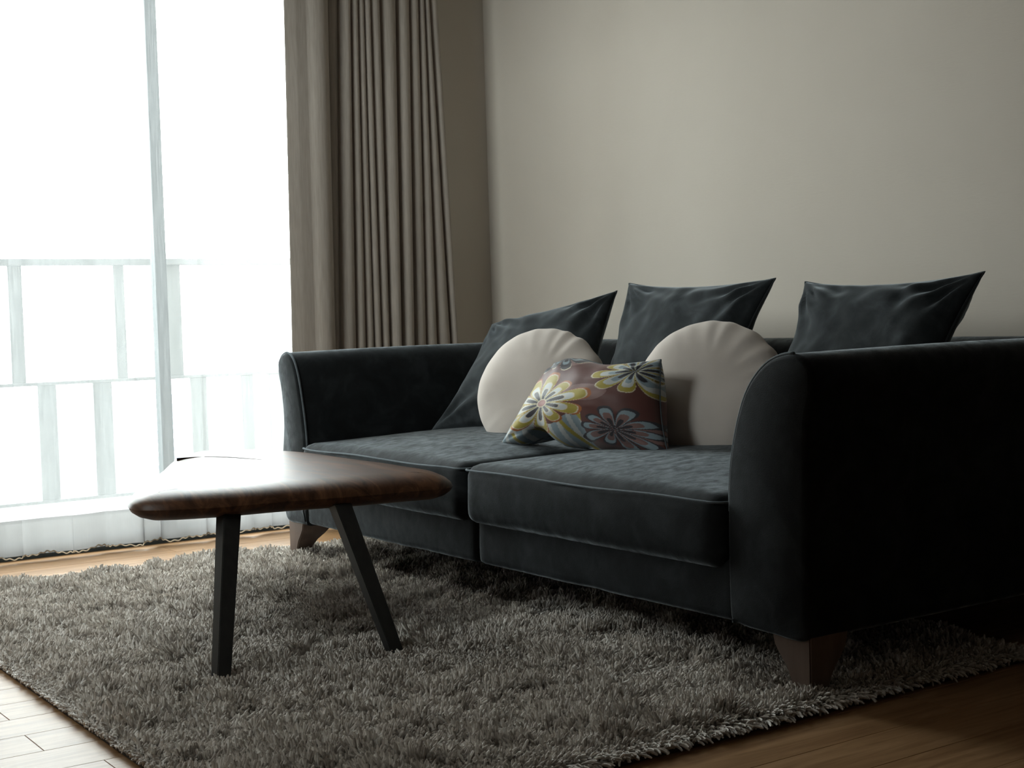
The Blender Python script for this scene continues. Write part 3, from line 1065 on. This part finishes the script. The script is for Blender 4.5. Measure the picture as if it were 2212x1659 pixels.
pillow('printed_cushion', [(2.25, 3.355, .412), (2.335, 2.725, .408), (2.375, 2.795, .650), (2.33, 3.195, .616)], 0.115, M['print'],
       'satin cushion printed with large yellow and white flower, lying between the round cushions', 'cushion',
       n=230, seed=6, wr=0.004, pinch=0.06, p_exp=0.48, fold=fold_fn, paint=paint)

# ------------------------------------------------------------------ coffee table
tb = empty('coffee_table', (1.45, 3.3, 0), 'low coffee table with thick rounded triangular walnut top on splayed black legs', 'table')
outline = [(1.092, 3.14), (1.135, 3.065), (1.25, 3.020), (1.45, 2.978), (1.68, 2.935), (1.80, 2.925), (1.862, 3.02), (1.885, 3.22), (1.888, 3.50), (1.880, 3.80), (1.835, 3.98),
           (1.74, 4.09), (1.62, 4.12), (1.525, 4.02), (1.40, 3.78), (1.27, 3.54), (1.14, 3.29)]
op = catmull([Vector((a, b, 0)) for a, b in outline], 10, True)
n = len(op)
def inset_outline(d):
    out = []
    c0 = Vector((1.55, 3.4, 0))
    for i in range(n):
        t = (op[(i + 1) % n] - op[i - 1]).normalized()
        nr = Vector((-t.y, t.x, 0))
        if nr.dot(c0 - op[i]) < 0: nr = -nr
        out.append(op[i] + nr * d)
    return out
ZM = 0.362
rings = [(0.10, .330), (0.075, .3305), (0.045, .333), (0.02, .341), (0.006, .351), (0.0, ZM), (0.004, .372), (0.016, .382), (0.035, .3905), (0.060, .3955), (0.085, .398), (0.11, .399)]
vs = []
for d, z in rings:
    for p in inset_outline(d):
        nz_ = 0.0018 * noise.noise(Vector((p.x * 6, p.y * 6, z * 20))) * (1 - sstep(0.05, 0.08, d))
        vs.append((p.x, p.y, z + nz_))
fs = grid_faces(n, len(rings), True)
fs.append(tuple(range(n))[::-1])
# flat field of the top with a natural split sunk into it
from mathutils.geometry import delaunay_2d_cdt
cl = catmull([Vector((1.485, 3.875, 0)), Vector((1.555, 3.845, 0)), Vector((1.60, 3.76, 0)), Vector((1.638, 3.60, 0))], 8)
m_ = len(cl)
left, right = [], []
for i, p in enumerate(cl):
    t = i / (m_ - 1)
    w = 0.008 * math.sin(math.pi * t) ** 0.8
    tt = (cl[min(i + 1, m_ - 1)] - cl[max(i - 1, 0)]).normalized()
    nr = Vector((-tt.y, tt.x, 0))
    left.append(p + nr * w)
    if 0 < i < m_ - 1: right.append(p - nr * w)
slit = left + right[::-1]
base_i = (len(rings) - 1) * n
ring_xy = [Vector((vs[base_i + k][0], vs[base_i + k][1])) for k in range(n)]
slit_xy = [Vector((p.x, p.y)) for p in slit]
k_ = len(slit_xy)
pts2 = ring_xy + slit_xy
edges2 = [(k, (k + 1) % n) for k in range(n)] + [(n + k, n + (k + 1) % k_) for k in range(k_)]
ov, oe, of, origv, _e, _f = delaunay_2d_cdt(pts2, edges2, [], 1, 1e-6)
def inside(q, poly):
    c = False
    for a, b in zip(poly, poly[1:] + poly[:1]):
        if (a.y > q.y) != (b.y > q.y) and q.x < (b.x - a.x) * (q.y - a.y) / (b.y - a.y) + a.x:
            c = not c
    return c
ztop = rings[-1][1]
vmap = {}
for q, src in enumerate(origv):
    s0 = src[0] if src else None
    if s0 is not None and s0 < n:
        vmap[q] = base_i + s0
    else:
        vmap[q] = len(vs)
        vs.append((ov[q].x, ov[q].y, ztop))
slit_top = {}
for q, src in enumerate(origv):
    for s0 in src:
        if s0 >= n: slit_top[s0 - n] = vmap[q]
for f in of:
    c = sum((ov[q] for q in f), Vector((0, 0))) / len(f)
    if inside(c, ring_xy) and not inside(c, slit_xy):
        fs.append(tuple(vmap[q] for q in f))
low = []
for k in range(k_):
    low.append(len(vs)); vs.append((slit_xy[k].x, slit_xy[k].y, ztop - 0.022))
for k in range(k_):
    k2 = (k + 1) % k_
    fs.append((slit_top[k], slit_top[k2], low[k2], low[k]))
fs.append(tuple(low))
lowset = set(low)
me = mesh_from('table_top', vs, fs)
bm = bmesh.new(); bm.from_mesh(me); bmesh.ops.recalc_face_normals(bm, faces=bm.faces[:]); bm.to_mesh(me); bm.free()
top = link('table_top', me, M['walnut'], tb, True, 40)
me.materials.append(M['split'])
for pl in me.polygons:                       # unpolished wood inside the split
    if any(v in lowset for v in pl.vertices):
        pl.material_index = 1
def table_leg(t, b, wt, wb, yaw):
    t = Vector(t); b = Vector(b)
    bm = bmesh.new()
    rows = []
    for p, w in ((t, wt), (b, wb)):
        r_ = []
        for k in range(4):
            a = yaw + math.pi / 4 + k * math.pi / 2
            r_.append(bm.verts.new(p + Vector((math.cos(a), math.sin(a), 0)) * w * 0.7071))
        rows.append(r_)
    for k in range(4):
        bm.faces.new((rows[0][k], rows[0][(k + 1) % 4], rows[1][(k + 1) % 4], rows[1][k]))
    bm.faces.new(rows[0]); bm.faces.new(rows[1][::-1])
    bmesh.ops.recalc_face_normals(bm, faces=bm.faces[:])
    bmesh.ops.bevel(bm, geom=bm.edges[:], offset=0.0015, segments=2, affect='EDGES')
    me = bpy.data.meshes.new('leg'); bm.to_mesh(me); bm.free()
    return link('leg', me, M['black_leg'], tb)
table_leg((1.290, 3.055, .345), (1.153, 2.812, .006), 0.043, 0.031, 0.05)
table_leg((1.540, 2.990, .345), (1.563, 2.775, .006), 0.043, 0.031, 0.0)
table_leg((1.565, 3.68, .345), (1.572, 3.80, .006), 0.043, 0.031, 0.0)
